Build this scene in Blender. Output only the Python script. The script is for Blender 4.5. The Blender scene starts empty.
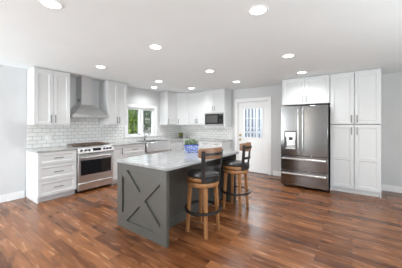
import bpy, bmesh, math, random
from mathutils import Vector, Matrix
S = bpy.context.scene
COL = S.collection
R = math.radians
random.seed(7)

# ------------------------------------------------------------------ camera
cd = bpy.data.cameras.new('camera'); cam = bpy.data.objects.new('camera', cd); COL.objects.link(cam)
cd.sensor_width = 36.0; cd.lens = 36.0 * 211 / 402
cd.shift_y = -(134 - 124.8) / 402
cd.clip_start = 0.05
cam.location = (0, 0, 1.374); cam.rotation_euler = (R(90), 0, R(35.6))
S.camera = cam

# ------------------------------------------------------------------ world, light, exposure
w = bpy.data.worlds.new('world'); S.world = w; w.use_nodes = True
nt = w.node_tree; bg = nt.nodes['Background']
sky = nt.nodes.new('ShaderNodeTexSky'); sky.sky_type = 'NISHITA'; sky.sun_disc = False
sky.sun_elevation = R(40); sky.sun_rotation = R(200); sky.air_density = 1.0; sky.dust_density = 2.0
nt.links.new(sky.outputs[0], bg.inputs[0]); bg.inputs[1].default_value = 0.42

def area(name, loc, rot, sx, sy, power, color):
    l = bpy.data.lights.new(name, 'AREA'); l.shape = 'RECTANGLE'; l.size = sx; l.size_y = sy
    l.energy = power; l.color = color
    o = bpy.data.objects.new(name, l); COL.objects.link(o); o.location = loc; o.rotation_euler = rot
    return o
DAY = (0.895, 0.955, 1.0)
# daylight through the openings of the room, rear and side ones tilted up to brighten the ceiling
area('daylight_rear_right', (1.1, -2.75, 1.0), (R(-142), 0, R(180)), 2.2, 1.9, 66, DAY)
area('daylight_rear_sidelight', (-2.1, -2.75, 1.1), (R(-110), 0, R(180)), 0.30, 2.0, 8, DAY)
area('fill_rear_left', (-4.2, -2.75, 1.1), (R(-128), 0, R(180)), 1.2, 2.0, 200, DAY)  # fill added behind the camera to brighten the back wall and left ceiling
area('daylight_side_window', (2.75, 1.4, 1.2), (0, R(146), 0), 1.6, 3.0, 145, DAY)
area('daylight_sink_window', (-5.35, 4.02, 1.5), (0, R(-90), 0), 0.8, 1.0, 3.5, DAY)
area('daylight_door', (-2.33, 6.05, 1.42), (R(-90), 0, 0), 0.55, 0.85, 9, DAY)
LAMP_W = 6.5
LAMP_E = 14.0
S.view_settings.view_transform = 'Standard'
try: S.view_settings.look = 'None'
except Exception: pass
S.view_settings.gamma = 1.0; S.view_settings.use_curve_mapping = False
S.view_settings.exposure = 0.12

# ------------------------------------------------------------------ materials
def mat(name, col, rough=0.5, metal=0.0, noise=0.0, scale=20.0, stretch=(1, 1, 1), bump=0.0, coat=0.0, spec=0.5):
    m = bpy.data.materials.new(name); m.use_nodes = True
    t = m.node_tree; b = t.nodes['Principled BSDF']
    b.inputs['Roughness'].default_value = rough; b.inputs['Metallic'].default_value = metal
    b.inputs['Specular IOR Level'].default_value = spec; b.inputs['Coat Weight'].default_value = coat
    b.inputs['Coat Roughness'].default_value = 0.1
    b.inputs['Base Color'].default_value = (*col, 1)
    if noise or bump:
        tc = t.nodes.new('ShaderNodeTexCoord'); mp = t.nodes.new('ShaderNodeMapping'); n = t.nodes.new('ShaderNodeTexNoise')
        mp.inputs['Scale'].default_value = stretch; n.inputs['Scale'].default_value = scale; n.inputs['Detail'].default_value = 4
        t.links.new(tc.outputs['Object'], mp.inputs[0]); t.links.new(mp.outputs[0], n.inputs[0])
        if noise:
            r = t.nodes.new('ShaderNodeValToRGB')
            r.color_ramp.elements[0].position = 0.3; r.color_ramp.elements[1].position = 0.7
            r.color_ramp.elements[0].color = (*[max(0, c * (1 - noise)) for c in col], 1)
            r.color_ramp.elements[1].color = (*[min(1, c * (1 + noise)) for c in col], 1)
            t.links.new(n.outputs[0], r.inputs[0]); t.links.new(r.outputs[0], b.inputs['Base Color'])
        if bump:
            bp = t.nodes.new('ShaderNodeBump'); bp.inputs['Strength'].default_value = bump; bp.inputs['Distance'].default_value = 0.002
            t.links.new(n.outputs[0], bp.inputs['Height']); t.links.new(bp.outputs[0], b.inputs['Normal'])
    return m

M = {}
M['ceiling'] = mat('ceiling_paint', (0.85, 0.885, 0.89), 0.85, noise=0.01, scale=3)
M['wall'] = mat('grey_wall_paint', (0.64, 0.645, 0.65), 0.8, noise=0.01, scale=4)
M['trim'] = mat('white_trim_paint', (0.87, 0.872, 0.872), 0.4, noise=0.01, scale=5)
M['cab'] = mat('white_cabinet_paint', (0.69, 0.698, 0.70), 0.38, noise=0.01, scale=6)
M['nickel'] = mat('brushed_nickel', (0.11, 0.11, 0.112), 0.4, 0.6, noise=0.1, scale=80)
M['steel'] = mat('brushed_stainless', (0.72, 0.715, 0.72), 0.25, 1.0, noise=0.08, scale=6, stretch=(40, 40, 0.6))
M['steel_h'] = mat('brushed_stainless_horizontal', (0.80, 0.80, 0.805), 0.36, 1.0, noise=0.06, scale=6, stretch=(0.6, 0.6, 40))
M['steel_dark'] = mat('brushed_dark_stainless', (0.30, 0.30, 0.305), 0.18, 1.0, noise=0.10, scale=6, stretch=(40, 40, 0.6))
M['steel_hood'] = mat('satin_stainless_hood', (0.60, 0.60, 0.60), 0.38, 1.0, noise=0.05, scale=6, stretch=(1, 1, 30))
M['chrome'] = mat('chrome', (0.28, 0.28, 0.285), 0.15, 1.0, noise=0.02)
M['black'] = mat('black_enamel', (0.02, 0.02, 0.022), 0.3, noise=0.1, scale=30)
M['blackglass'] = mat('black_oven_glass', (0.012, 0.012, 0.014), 0.06, noise=0.05, scale=8)
M['darkside'] = mat('charcoal_appliance_side', (0.035, 0.035, 0.037), 0.5, noise=0.1, scale=50)
M['iron'] = mat('cast_iron', (0.15, 0.095, 0.065), 0.45, noise=0.3, scale=25)
M['island'] = mat('grey_green_island_paint', (0.078, 0.0755, 0.066), 0.42, noise=0.04, scale=8)
M['darkmetal'] = mat('dark_bronze_metal', (0.035, 0.033, 0.032), 0.38, 0.6, noise=0.1, scale=30)
M['leather'] = mat('black_leather', (0.028, 0.026, 0.026), 0.32, noise=0.15, scale=60, bump=0.15)
M['stoolwood'] = mat('oak_stool_wood', (0.33, 0.150, 0.055), 0.42, noise=0.22, scale=9, stretch=(6, 6, 1))
M['railwood'] = mat('brown_stool_rail_wood', (0.21, 0.105, 0.055), 0.4, noise=0.25, scale=9, stretch=(2, 2, 10))
M['white_plastic'] = mat('white_plastic', (0.8, 0.8, 0.79), 0.4, noise=0.01)
M['rubber'] = mat('dark_rubber', (0.03, 0.03, 0.03), 0.7, noise=0.1)
M['vent'] = mat('brown_register_metal', (0.12, 0.065, 0.04), 0.5, 0.2, noise=0.2)
M['soil'] = mat('potting_soil', (0.04, 0.028, 0.02), 0.9, noise=0.4, scale=80)
M['pot'] = mat('dark_ceramic_pot', (0.08, 0.07, 0.055), 0.35, noise=0.3, scale=20)
M['leaf'] = mat('sage_green_leaf', (0.22, 0.29, 0.18), 0.5, noise=0.4, scale=30)
M['leaf_y'] = mat('yellow_green_leaf', (0.30, 0.33, 0.07), 0.5, noise=0.4, scale=30)
M['tree_bright'] = mat('bright_tree_leaf', (0.30, 0.42, 0.06), 0.6, noise=0.55, scale=2.5)
M['tree_dark'] = mat('dark_tree_leaf', (0.10, 0.17, 0.045), 0.6, noise=0.5, scale=2.5)
M['bark'] = mat('tree_bark', (0.07, 0.055, 0.04), 0.9, noise=0.4, scale=15, stretch=(1, 1, 0.2))
M['grass'] = mat('lawn_grass', (0.10, 0.19, 0.05), 0.9, noise=0.4, scale=10)
M['deck'] = mat('deck_boards', (0.35, 0.33, 0.31), 0.8, noise=0.2, scale=8, stretch=(1, 12, 1))
M['silver'] = mat('satin_silver_trim', (0.36, 0.36, 0.36), 0.4, 0.15, noise=0.04)
M['brass'] = mat('aged_brass', (0.55, 0.42, 0.20), 0.3, 1.0, noise=0.1)
M['blue_wall'] = mat('slate_blue_siding', (0.14, 0.17, 0.23), 0.7, noise=0.15, scale=3, stretch=(1, 1, 8))

def mat_emit(name, col, e):
    m = bpy.data.materials.new(name); m.use_nodes = True
    b = m.node_tree.nodes['Principled BSDF']; b.inputs['Base Color'].default_value = (*col, 1)
    b.inputs['Emission Color'].default_value = (*col, 1); b.inputs['Emission Strength'].default_value = e
    return m
M['lens'] = mat_emit('lit_lamp_lens', (1.0, 0.97, 0.92), LAMP_E)
M['display'] = mat_emit('dim_clock_display', (0.02, 0.03, 0.035), 0.5)

def mat_glass():
    m = bpy.data.materials.new('window_glass'); m.use_nodes = True
    t = m.node_tree; t.nodes.remove(t.nodes['Principled BSDF']); out = t.nodes['Material Output']
    tr = t.nodes.new('ShaderNodeBsdfTransparent'); gl = t.nodes.new('ShaderNodeBsdfGlossy'); gl.inputs['Roughness'].default_value = 0.02
    fr = t.nodes.new('ShaderNodeFresnel'); fr.inputs[0].default_value = 1.45; mx = t.nodes.new('ShaderNodeMixShader')
    tr.inputs[0].default_value = (0.95, 0.97, 0.97, 1)
    t.links.new(fr.outputs[0], mx.inputs[0]); t.links.new(tr.outputs[0], mx.inputs[1]); t.links.new(gl.outputs[0], mx.inputs[2])
    t.links.new(mx.outputs[0], out.inputs[0]); return m
M['glass'] = mat_glass()

def mat_floor():
    m = bpy.data.materials.new('walnut_plank_floor'); m.use_nodes = True
    t = m.node_tree; N = t.nodes.new; L = t.links.new; b = t.nodes['Principled BSDF']
    tc = N('ShaderNodeTexCoord'); br = N('ShaderNodeTexBrick')
    br.offset = 0.37; br.offset_frequency = 2; br.squash = 1.0
    for k, v in (('Scale', 1.0), ('Mortar Size', 0.0012), ('Mortar Smooth', 0.1), ('Bias', 0.0), ('Brick Width', 0.85), ('Row Height', 0.12)):
        br.inputs[k].default_value = v
    br.inputs['Color1'].default_value = (0, 0, 0, 1); br.inputs['Color2'].default_value = (1, 1, 1, 1); br.inputs['Mortar'].default_value = (0, 0, 0, 1)
    L(tc.outputs['Object'], br.inputs['Vector'])
    ramp = N('ShaderNodeValToRGB'); cr = ramp.color_ramp
    cols = [(0.0, (0.033, 0.0088, 0.003)), (0.28, (0.112, 0.037, 0.0125)), (0.55, (0.205, 0.076, 0.027)), (0.8, (0.30, 0.120, 0.046)), (1.0, (0.49, 0.245, 0.11))]
    cr.elements[0].position = 0; cr.elements[0].color = (*cols[0][1], 1); cr.elements[1].position = 1; cr.elements[1].color = (*cols[-1][1], 1)
    for p, c in cols[1:-1]:
        e = cr.elements.new(p); e.color = (*c, 1)
    # per-plank tone + flowing grain + knots
    mp = N('ShaderNodeMapping'); mp.inputs['Scale'].default_value = (1.6, 14, 1)
    off = N('ShaderNodeVectorMath'); off.operation = 'MULTIPLY_ADD'; off.inputs[1].default_value = (7, 31, 3)
    L(br.outputs['Color'], off.inputs[0]); L(tc.outputs['Object'], off.inputs[2]); L(off.outputs[0], mp.inputs[0])
    g = N('ShaderNodeTexNoise'); g.inputs['Scale'].default_value = 1.5; g.inputs['Detail'].default_value = 6; g.inputs['Distortion'].default_value = 0.5
    L(mp.outputs[0], g.inputs[0])
    k = N('ShaderNodeTexNoise'); k.inputs['Scale'].default_value = 3.0; k.inputs['Detail'].default_value = 2
    mk = N('ShaderNodeMapping'); mk.inputs['Scale'].default_value = (1.0, 2.4, 1); L(off.outputs[0], mk.inputs[0]); L(mk.outputs[0], k.inputs[0])
    a = N('ShaderNodeMath'); a.operation = 'MULTIPLY'; a.inputs[1].default_value = 0.50
    bw = N('ShaderNodeRGBToBW'); L(br.outputs['Color'], bw.inputs[0]); L(bw.outputs[0], a.inputs[0])
    a2 = N('ShaderNodeMath'); a2.operation = 'MULTIPLY_ADD'; a2.inputs[1].default_value = 1.05; L(g.outputs[0], a2.inputs[0]); L(a.outputs[0], a2.inputs[2])
    a3 = N('ShaderNodeMath'); a3.operation = 'SUBTRACT'; a3.inputs[1].default_value = 0.25; L(a2.outputs[0], a3.inputs[0]); L(a3.outputs[0], ramp.inputs[0])
    kr = N('ShaderNodeValToRGB'); kr.color_ramp.elements[0].position = 0.60; kr.color_ramp.elements[0].color = (1, 1, 1, 1)
    kr.color_ramp.elements[1].position = 0.74; kr.color_ramp.elements[1].color = (0.42, 0.36, 0.33, 1); L(k.outputs[0], kr.inputs[0])
    mu = N('ShaderNodeMixRGB'); mu.blend_type = 'MULTIPLY'; mu.inputs[0].default_value = 1; L(ramp.outputs[0], mu.inputs[1]); L(kr.outputs[0], mu.inputs[2])
    mo = N('ShaderNodeMixRGB'); mo.inputs[2].default_value = (0.05, 0.025, 0.015, 1); L(br.outputs['Fac'], mo.inputs[0]); L(mu.outputs[0], mo.inputs[1])
    L(mo.outputs[0], b.inputs['Base Color'])
    b.inputs['Roughness'].default_value = 0.30
    rr = N('ShaderNodeMapRange'); rr.inputs['To Min'].default_value = 0.17; rr.inputs['To Max'].default_value = 0.34; L(g.outputs[0], rr.inputs[0]); L(rr.outputs[0], b.inputs['Roughness'])
    bp = N('ShaderNodeBump'); bp.inputs['Strength'].default_value = 0.12; bp.inputs['Distance'].default_value = 0.002; L(g.outputs[0], bp.inputs['Height']); L(bp.outputs[0], b.inputs['Normal'])
    return m
M['floor'] = mat_floor()

def mat_tile():
    m = bpy.data.materials.new('white_subway_tile'); m.use_nodes = True
    t = m.node_tree; N = t.nodes.new; L = t.links.new; b = t.nodes['Principled BSDF']
    tc = N('ShaderNodeTexCoord'); sx = N('ShaderNodeSeparateXYZ'); cx = N('ShaderNodeCombineXYZ'); ad = N('ShaderNodeMath')
    L(tc.outputs['Object'], sx.inputs[0]); L(sx.outputs[0], ad.inputs[0]); L(sx.outputs[1], ad.inputs[1]); L(ad.outputs[0], cx.inputs[0]); L(sx.outputs[2], cx.inputs[1])
    br = N('ShaderNodeTexBrick'); br.offset = 0.5; L(cx.outputs[0], br.inputs['Vector'])
    for k, v in (('Scale', 1.0), ('Mortar Size', 0.0035), ('Mortar Smooth', 0.3), ('Brick Width', 0.154), ('Row Height', 0.0765)):
        br.inputs[k].default_value = v
    br.inputs['Color1'].default_value = (0.80, 0.80, 0.785, 1); br.inputs['Color2'].default_value = (0.87, 0.87, 0.855, 1); br.inputs['Mortar'].default_value = (0.36, 0.36, 0.355, 1)
    L(br.outputs['Color'], b.inputs['Base Color'])
    b.inputs['Roughness'].default_value = 0.18
    bp = N('ShaderNodeBump'); bp.invert = True; bp.inputs['Strength'].default_value = 0.6; bp.inputs['Distance'].default_value = 0.002
    L(br.outputs['Fac'], bp.inputs['Height']); L(bp.outputs[0], b.inputs['Normal'])
    return m
M['tile'] = mat_tile()

def mat_stone(name, base, dark, light, rough):
    m = bpy.data.materials.new(name); m.use_nodes = True
    t = m.node_tree; N = t.nodes.new; L = t.links.new; b = t.nodes['Principled BSDF']
    tc = N('ShaderNodeTexCoord'); n1 = N('ShaderNodeTexNoise'); n1.inputs['Scale'].default_value = 5; n1.inputs['Detail'].default_value = 8; n1.inputs['Distortion'].default_value = 1.5
    n2 = N('ShaderNodeTexNoise'); n2.inputs['Scale'].default_value = 55; n2.inputs['Detail'].default_value = 3
    L(tc.outputs['Object'], n1.inputs[0]); L(tc.outputs['Object'], n2.inputs[0])
    r = N('ShaderNodeValToRGB'); r.color_ramp.elements[0].position = 0.33; r.color_ramp.elements[0].color = (*dark, 1)
    r.color_ramp.elements[1].position = 0.66; r.color_ramp.elements[1].color = (*light, 1); e = r.color_ramp.elements.new(0.48); e.color = (*base, 1)
    mx = N('ShaderNodeMath'); mx.operation = 'MULTIPLY_ADD'; mx.inputs[1].default_value = 0.35
    s = N('ShaderNodeMath'); s.operation = 'MULTIPLY'; s.inputs[1].default_value = 0.65; L(n1.outputs[0], s.inputs[0])
    L(n2.outputs[0], mx.inputs[0]); L(s.outputs[0], mx.inputs[2]); L(mx.outputs[0], r.inputs[0]); L(r.outputs[0], b.inputs['Base Color'])
    b.inputs['Roughness'].default_value = rough
    return m
M['stone'] = mat_stone('pale_quartz', (0.33, 0.333, 0.333), (0.25, 0.25, 0.25), (0.40, 0.40, 0.40), 0.14)
M['stone_grey'] = mat_stone('grey_quartz', (0.42, 0.42, 0.41), (0.27, 0.27, 0.265), (0.54, 0.54, 0.53), 0.16)

def mat_china():
    m = bpy.data.materials.new('blue_and_white_china'); m.use_nodes = True
    t = m.node_tree; N = t.nodes.new; L = t.links.new; b = t.nodes['Principled BSDF']
    tc = N('ShaderNodeTexCoord'); n1 = N('ShaderNodeTexNoise'); n1.inputs['Scale'].default_value = 36; n1.inputs['Detail'].default_value = 3; n1.inputs['Distortion'].default_value = 2.0
    L(tc.outputs['Object'], n1.inputs[0]); r = N('ShaderNodeValToRGB')
    r.color_ramp.elements[0].position = 0.40; r.color_ramp.elements[0].color = (0.025, 0.05, 0.24, 1)
    r.color_ramp.elements[1].position = 0.60; r.color_ramp.elements[1].color = (0.44, 0.49, 0.64, 1); e = r.color_ramp.elements.new(0.50); e.color = (0.15, 0.20, 0.44, 1)
    L(n1.outputs[0], r.inputs[0]); L(r.outputs[0], b.inputs['Base Color']); b.inputs['Roughness'].default_value = 0.15
    return m
M['china'] = mat_china()
M['china_blue'] = mat('cobalt_glaze', (0.06, 0.11, 0.42), 0.15, noise=0.3, scale=30)

# ------------------------------------------------------------------ mesh helpers
class MB:
    def __init__(s): s.bm = bmesh.new()
    def face(s, vs):
        try: return s.bm.faces.new(vs)
        except ValueError: return None
    def hexa(s, P):           # 8 points: bottom 4 ccw, top 4 ccw
        v = [s.bm.verts.new(p) for p in P]
        for f in ((3, 2, 1, 0), (4, 5, 6, 7), (0, 1, 5, 4), (1, 2, 6, 5), (2, 3, 7, 6), (3, 0, 4, 7)): s.face([v[i] for i in f])
        return s
    def box(s, x0, x1, y0, y1, z0, z1):
        return s.hexa([(x0, y0, z0), (x1, y0, z0), (x1, y1, z0), (x0, y1, z0), (x0, y0, z1), (x1, y0, z1), (x1, y1, z1), (x0, y1, z1)])
    def prism(s, poly, z0, z1):
        a = [s.bm.verts.new((x, y, z0)) for x, y in poly]; b = [s.bm.verts.new((x, y, z1)) for x, y in poly]; n = len(poly)
        s.face(a[::-1]); s.face(b)
        for i in range(n): s.face([a[i], a[(i + 1) % n], b[(i + 1) % n], b[i]])
        return s
    def prism_x(s, poly, x0, x1):   # polygon in (y, z), extruded along x
        a = [s.bm.verts.new((x0, y, z)) for y, z in poly]; b = [s.bm.verts.new((x1, y, z)) for y, z in poly]; n = len(poly)
        s.face(a); s.face(b[::-1])
        for i in range(n): s.face([a[(i + 1) % n], a[i], b[i], b[(i + 1) % n]])
        return s
    def lathe(s, prof, seg=32, c=(0, 0), a0=0.0, a1=2 * math.pi):
        full = abs(a1 - a0) > 6.28; n = seg if full else seg + 1; rings = []
        for r, z in prof:
            if r < 1e-6 and full: rings.append([s.bm.verts.new((c[0], c[1], z))] * n)
            else: rings.append([s.bm.verts.new((c[0] + r * math.cos(a0 + (a1 - a0) * i / seg), c[1] + r * math.sin(a0 + (a1 - a0) * i / seg), z)) for i in range(n)])
        for A, B in zip(rings, rings[1:]):
            for i in range(seg):
                j = (i + 1) % n; q = []
                for v in (A[i], A[j], B[j], B[i]):
                    if v not in q: q.append(v)
                if len(q) > 2: s.face(q)
        if not full and prof[0] == prof[-1]: pass
        return s
    def arc_band(s, r0, r1, z0, z1, a0, a1, seg=24, c=(0, 0)):   # closed curved bar
        rows = []
        for i in range(seg + 1):
            a = a0 + (a1 - a0) * i / seg; ca, sa = math.cos(a), math.sin(a)
            rows.append([s.bm.verts.new((c[0] + r * ca, c[1] + r * sa, z)) for r, z in ((r0, z0), (r1, z0), (r1, z1), (r0, z1))])
        for A, B in zip(rows, rows[1:]):
            for k in range(4): s.face([A[k], A[(k + 1) % 4], B[(k + 1) % 4], B[k]])
        s.face(rows[0][::-1]); s.face(rows[-1]); return s
    def tube(s, pts, r, seg=10, cap=True):
        pts = [Vector(p) for p in pts]; rs = r if isinstance(r, (list, tuple)) else [r] * len(pts); rings = []
        for i, p in enumerate(pts):
            d = (pts[min(i + 1, len(pts) - 1)] - pts[max(i - 1, 0)]).normalized()
            u = d.cross(Vector((0, 0, 1)))
            if u.length < 0.05: u = d.cross(Vector((0, 1, 0)))
            u.normalize(); v = u.cross(d)
            rings.append([s.bm.verts.new(p + rs[i] * (math.cos(2 * math.pi * k / seg) * u + math.sin(2 * math.pi * k / seg) * v)) for k in range(seg)])
        for A, B in zip(rings, rings[1:]):
            for k in range(seg): s.face([A[k], A[(k + 1) % seg], B[(k + 1) % seg], B[k]])
        if cap: s.face(rings[0][::-1]); s.face(rings[-1])
        return s
    def bar(s, p0, p1, w0, w1, ang=0.0):   # tapered square post, mostly vertical
        P = []
        for p, wd in ((p0, w0), (p1, w1)):
            for k in range(4):
                a = ang + math.pi / 4 + k * math.pi / 2
                P.append((p[0] + wd * 0.7071 * math.cos(a), p[1] + wd * 0.7071 * math.sin(a), p[2]))
        return s.hexa(P)
    def leaf(s, p, d, up, L, W):
        d = d.normalized(); sd = d.cross(up); sd = sd.normalized() if sd.length > 1e-4 else Vector((1, 0, 0)); nrm = sd.cross(d)
        a = s.bm.verts.new(p); b = s.bm.verts.new(p + d * L * 0.5 + sd * W * 0.5 + nrm * L * 0.08)
        c = s.bm.verts.new(p + d * L); e = s.bm.verts.new(p + d * L * 0.5 - sd * W * 0.5 + nrm * L * 0.08)
        s.face([a, b, c, e]); return s
    def build(s, name, m, parent=None, bevel=0.0, smooth=True, loc=None):
        bmesh.ops.recalc_face_normals(s.bm, faces=s.bm.faces)
        for e in s.bm.edges:
            if len(e.link_faces) == 2 and e.calc_face_angle(0) > R(38): e.smooth = False
        for f in s.bm.faces: f.smooth = smooth
        me = bpy.data.meshes.new(name); s.bm.to_mesh(me); s.bm.free(); me.materials.append(m)
        o = bpy.data.objects.new(name, me); COL.objects.link(o)
        if parent: o.parent = parent
        if loc: o.location = loc
        if bevel:
            b = o.modifiers.new('bevel', 'BEVEL'); b.width = bevel; b.segments = 2; b.limit_method = 'ANGLE'; b.angle_limit = R(40)
        return o

def thing(name, label, cat, loc=(0, 0, 0), rz=0.0, group=None):
    o = bpy.data.objects.new(name, None); COL.objects.link(o); o.empty_display_size = 0.1
    o.location = loc; o.rotation_euler = (0, 0, rz); return tag(o, label, cat, group)
def tag(o, label, cat, group=None):
    o['label'] = label; o['category'] = cat
    if group: o['group'] = group
    return o
def struct(o): o['kind'] = 'structure'; return o
def dup(root, loc, rz, label):
    c = root.copy(); COL.objects.link(c); c.location = loc; c.rotation_euler = (0, 0, rz); c['label'] = label
    def rec(src, dst):
        for ch in list(src.children):
            d = ch.copy(); COL.objects.link(d); d.parent = dst; rec(ch, d)
    rec(root, c); return c

# ------------------------------------------------------------------ room
WX, WY, H = -5.05, 5.81, 2.44          # range wall, back wall, ceiling
RX, RY = 2.6, -2.6                     # right wall, rear wall
T = 0.16
struct(MB().box(WX - T, RX + T, RY - T, WY + T, -0.12, 0).build('floor', M['floor']))
struct(MB().box(WX - T, RX + T, RY - T, WY + T, H, H + 0.12).build('ceiling', M['ceiling']))
def wall_with_holes(name, axis, pos0, pos1, a0, a1, holes):
    """axis 'x': slab between x=pos0..pos1 running along y; 'y': the other way. holes: (lo, hi, z0, z1) sorted"""
    m = MB()
    def b(lo, hi, z0, z1):
        if hi - lo < 1e-4 or z1 - z0 < 1e-4: return
        if axis == 'x': m.box(pos0, pos1, lo, hi, z0, z1)
        else: m.box(lo, hi, pos0, pos1, z0, z1)
    c = a0
    for lo, hi, z0, z1 in holes:
        b(c, lo, 0, H); b(lo, hi, 0, z0); b(lo, hi, z1, H); c = hi
    b(c, a1, 0, H)
    return struct(m.build(name, M['wall'], smooth=False))
WIN = (3.55, 4.56, 1.05, 1.87)
DOOR = (-2.81, -1.87, 0.0, 2.06)
wall_with_holes('wall_left', 'x', WX - T, WX, RY - T, WY + T, [WIN])
wall_with_holes('wall_back', 'y', WY, WY + T, WX, RX, [DOOR])
wall_with_holes('wall_right', 'x', RX, RX + T, RY - T, WY + T, [(-0.2, 3.0, 0.4, 2.15)])
wall_with_holes('wall_rear', 'y', RY - T, RY, WX, RX, [(-4.85, -3.55, 0.05, 2.15), (-2.28, -1.92, 0.05, 2.15), (-0.05, 2.25, 0.05, 2.15)])

# baseboards
struct(MB().box(WX + 0.001, WX + 0.016, RY, 1.30, 0, 0.13).box(WX + 0.016, WX + 0.026, RY, 1.30, 0, 0.02).build('baseboard_left', M['trim'], bevel=0.003))
struct(MB().box(-1.745, -1.30, WY - 0.016, WY - 0.001, 0, 0.13).build('baseboard_back', M['trim'], bevel=0.003))
struct(MB().box(-2.985, -2.905, WY - 0.016, WY - 0.001, 0, 0.13).build('baseboard_back_short', M['trim'], bevel=0.003))
struct(MB().box(0.47, RX, WY - 0.016, WY - 0.001, 0, 0.13).build('baseboard_back_right', M['trim'], bevel=0.003))
struct(MB().box(RX - 0.016, RX - 0.001, RY, WY - 0.02, 0, 0.13).build('baseboard_right', M['trim'], bevel=0.003))

# window over the sink: casing + two casements
def window_left():
    y0, y1, z0, z1 = WIN; x = WX
    m = MB(); c = 0.085
    m.box(x + 0.001, x + 0.02, y0 - c, y0, z0 - 0.03, z1 + c).box(x + 0.001, x + 0.02, y1, y1 + c, z0 - 0.03, z1 + c)
    m.box(x + 0.001, x + 0.02, y0, y1, z1, z1 + c).box(x + 0.001, x + 0.045, y0 - c - 0.02, y1 + c + 0.02, z0 - 0.03, z0)
    m.box(x - T + 0.01, x + 0.001, y0, y0 + 0.012, z0, z1).box(x - T + 0.01, x + 0.001, y1 - 0.012, y1, z0, z1)
    m.box(x - T + 0.01, x + 0.001, y0 + 0.012, y1 - 0.012, z1 - 0.012, z1).box(x - T + 0.01, x + 0.001, y0 + 0.012, y1 - 0.012, z0, z0 + 0.012)
    fr = struct(m.build('window_1', M['trim'], bevel=0.003))
    ym = (y0 + y1) / 2
    MB().box(x - 0.10, x - 0.01, ym - 0.035, ym + 0.035, z0 + 0.012, z1 - 0.012).build('mullion', M['trim'], fr, bevel=0.003)
    for a, b in ((y0 + 0.012, ym - 0.035), (ym + 0.035, y1 - 0.012)):
        s = MB(); f = 0.05
        s.box(x - 0.08, x - 0.04, a, a + f, z0 + 0.012, z1 - 0.012).box(x - 0.08, x - 0.04, b - f, b, z0 + 0.012, z1 - 0.012)
        s.box(x - 0.08, x - 0.04, a + f, b - f, z0 + 0.012, z0 + 0.012 + f).box(x - 0.08, x - 0.04, a + f, b - f, z1 - 0.012 - f, z1 - 0.012)
        sa = s.build('sash', M['trim'], fr, bevel=0.003)
        MB().box(x - 0.063, x - 0.059, a + f, b - f, z0 + 0.012 + f, z1 - 0.012 - f).build('glass', M['glass'], sa)
    MB().box(x - 0.04, x - 0.02, ym - 0.10, ym - 0.055, z0 + 0.03, z0 + 0.045).build('sash_lock', M['nickel'], fr)
window_left()

# other openings of the room, behind and beside the camera
def opening(name, axis, pos, lo, hi, z0, z1, n):
    m = MB(); f = 0.06
    def b(t0, t1, a, bb, c, d):
        if axis == 'x': m.box(t0, t1, a, bb, c, d)
        else: m.box(a, bb, t0, t1, c, d)
    b(pos, pos + 0.06, lo, hi, z0, z0 + f); b(pos, pos + 0.06, lo, hi, z1 - f, z1)
    for i in range(n + 1):
        c = lo + f / 2 + (hi - lo - f) * i / n
        b(pos, pos + 0.06, c - f / 2, c + f / 2, z0 + f, z1 - f)
    return struct(m.build(name, M['trim']))
opening('window_2', 'x', RX + 0.04, -0.2, 3.0, 0.4, 2.15, 3)
opening('fill_opening_rear_left', 'y', RY - 0.10, -4.85, -3.55, 0.05, 2.15, 2)  # unseen opening, put in so extra light reaches the back of the kitchen
opening('window_4', 'y', RY - 0.10, -2.28, -1.92, 0.05, 2.15, 1)
opening('door_2', 'y', RY - 0.10, -0.05, 2.25, 0.05, 2.15, 2)

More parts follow.
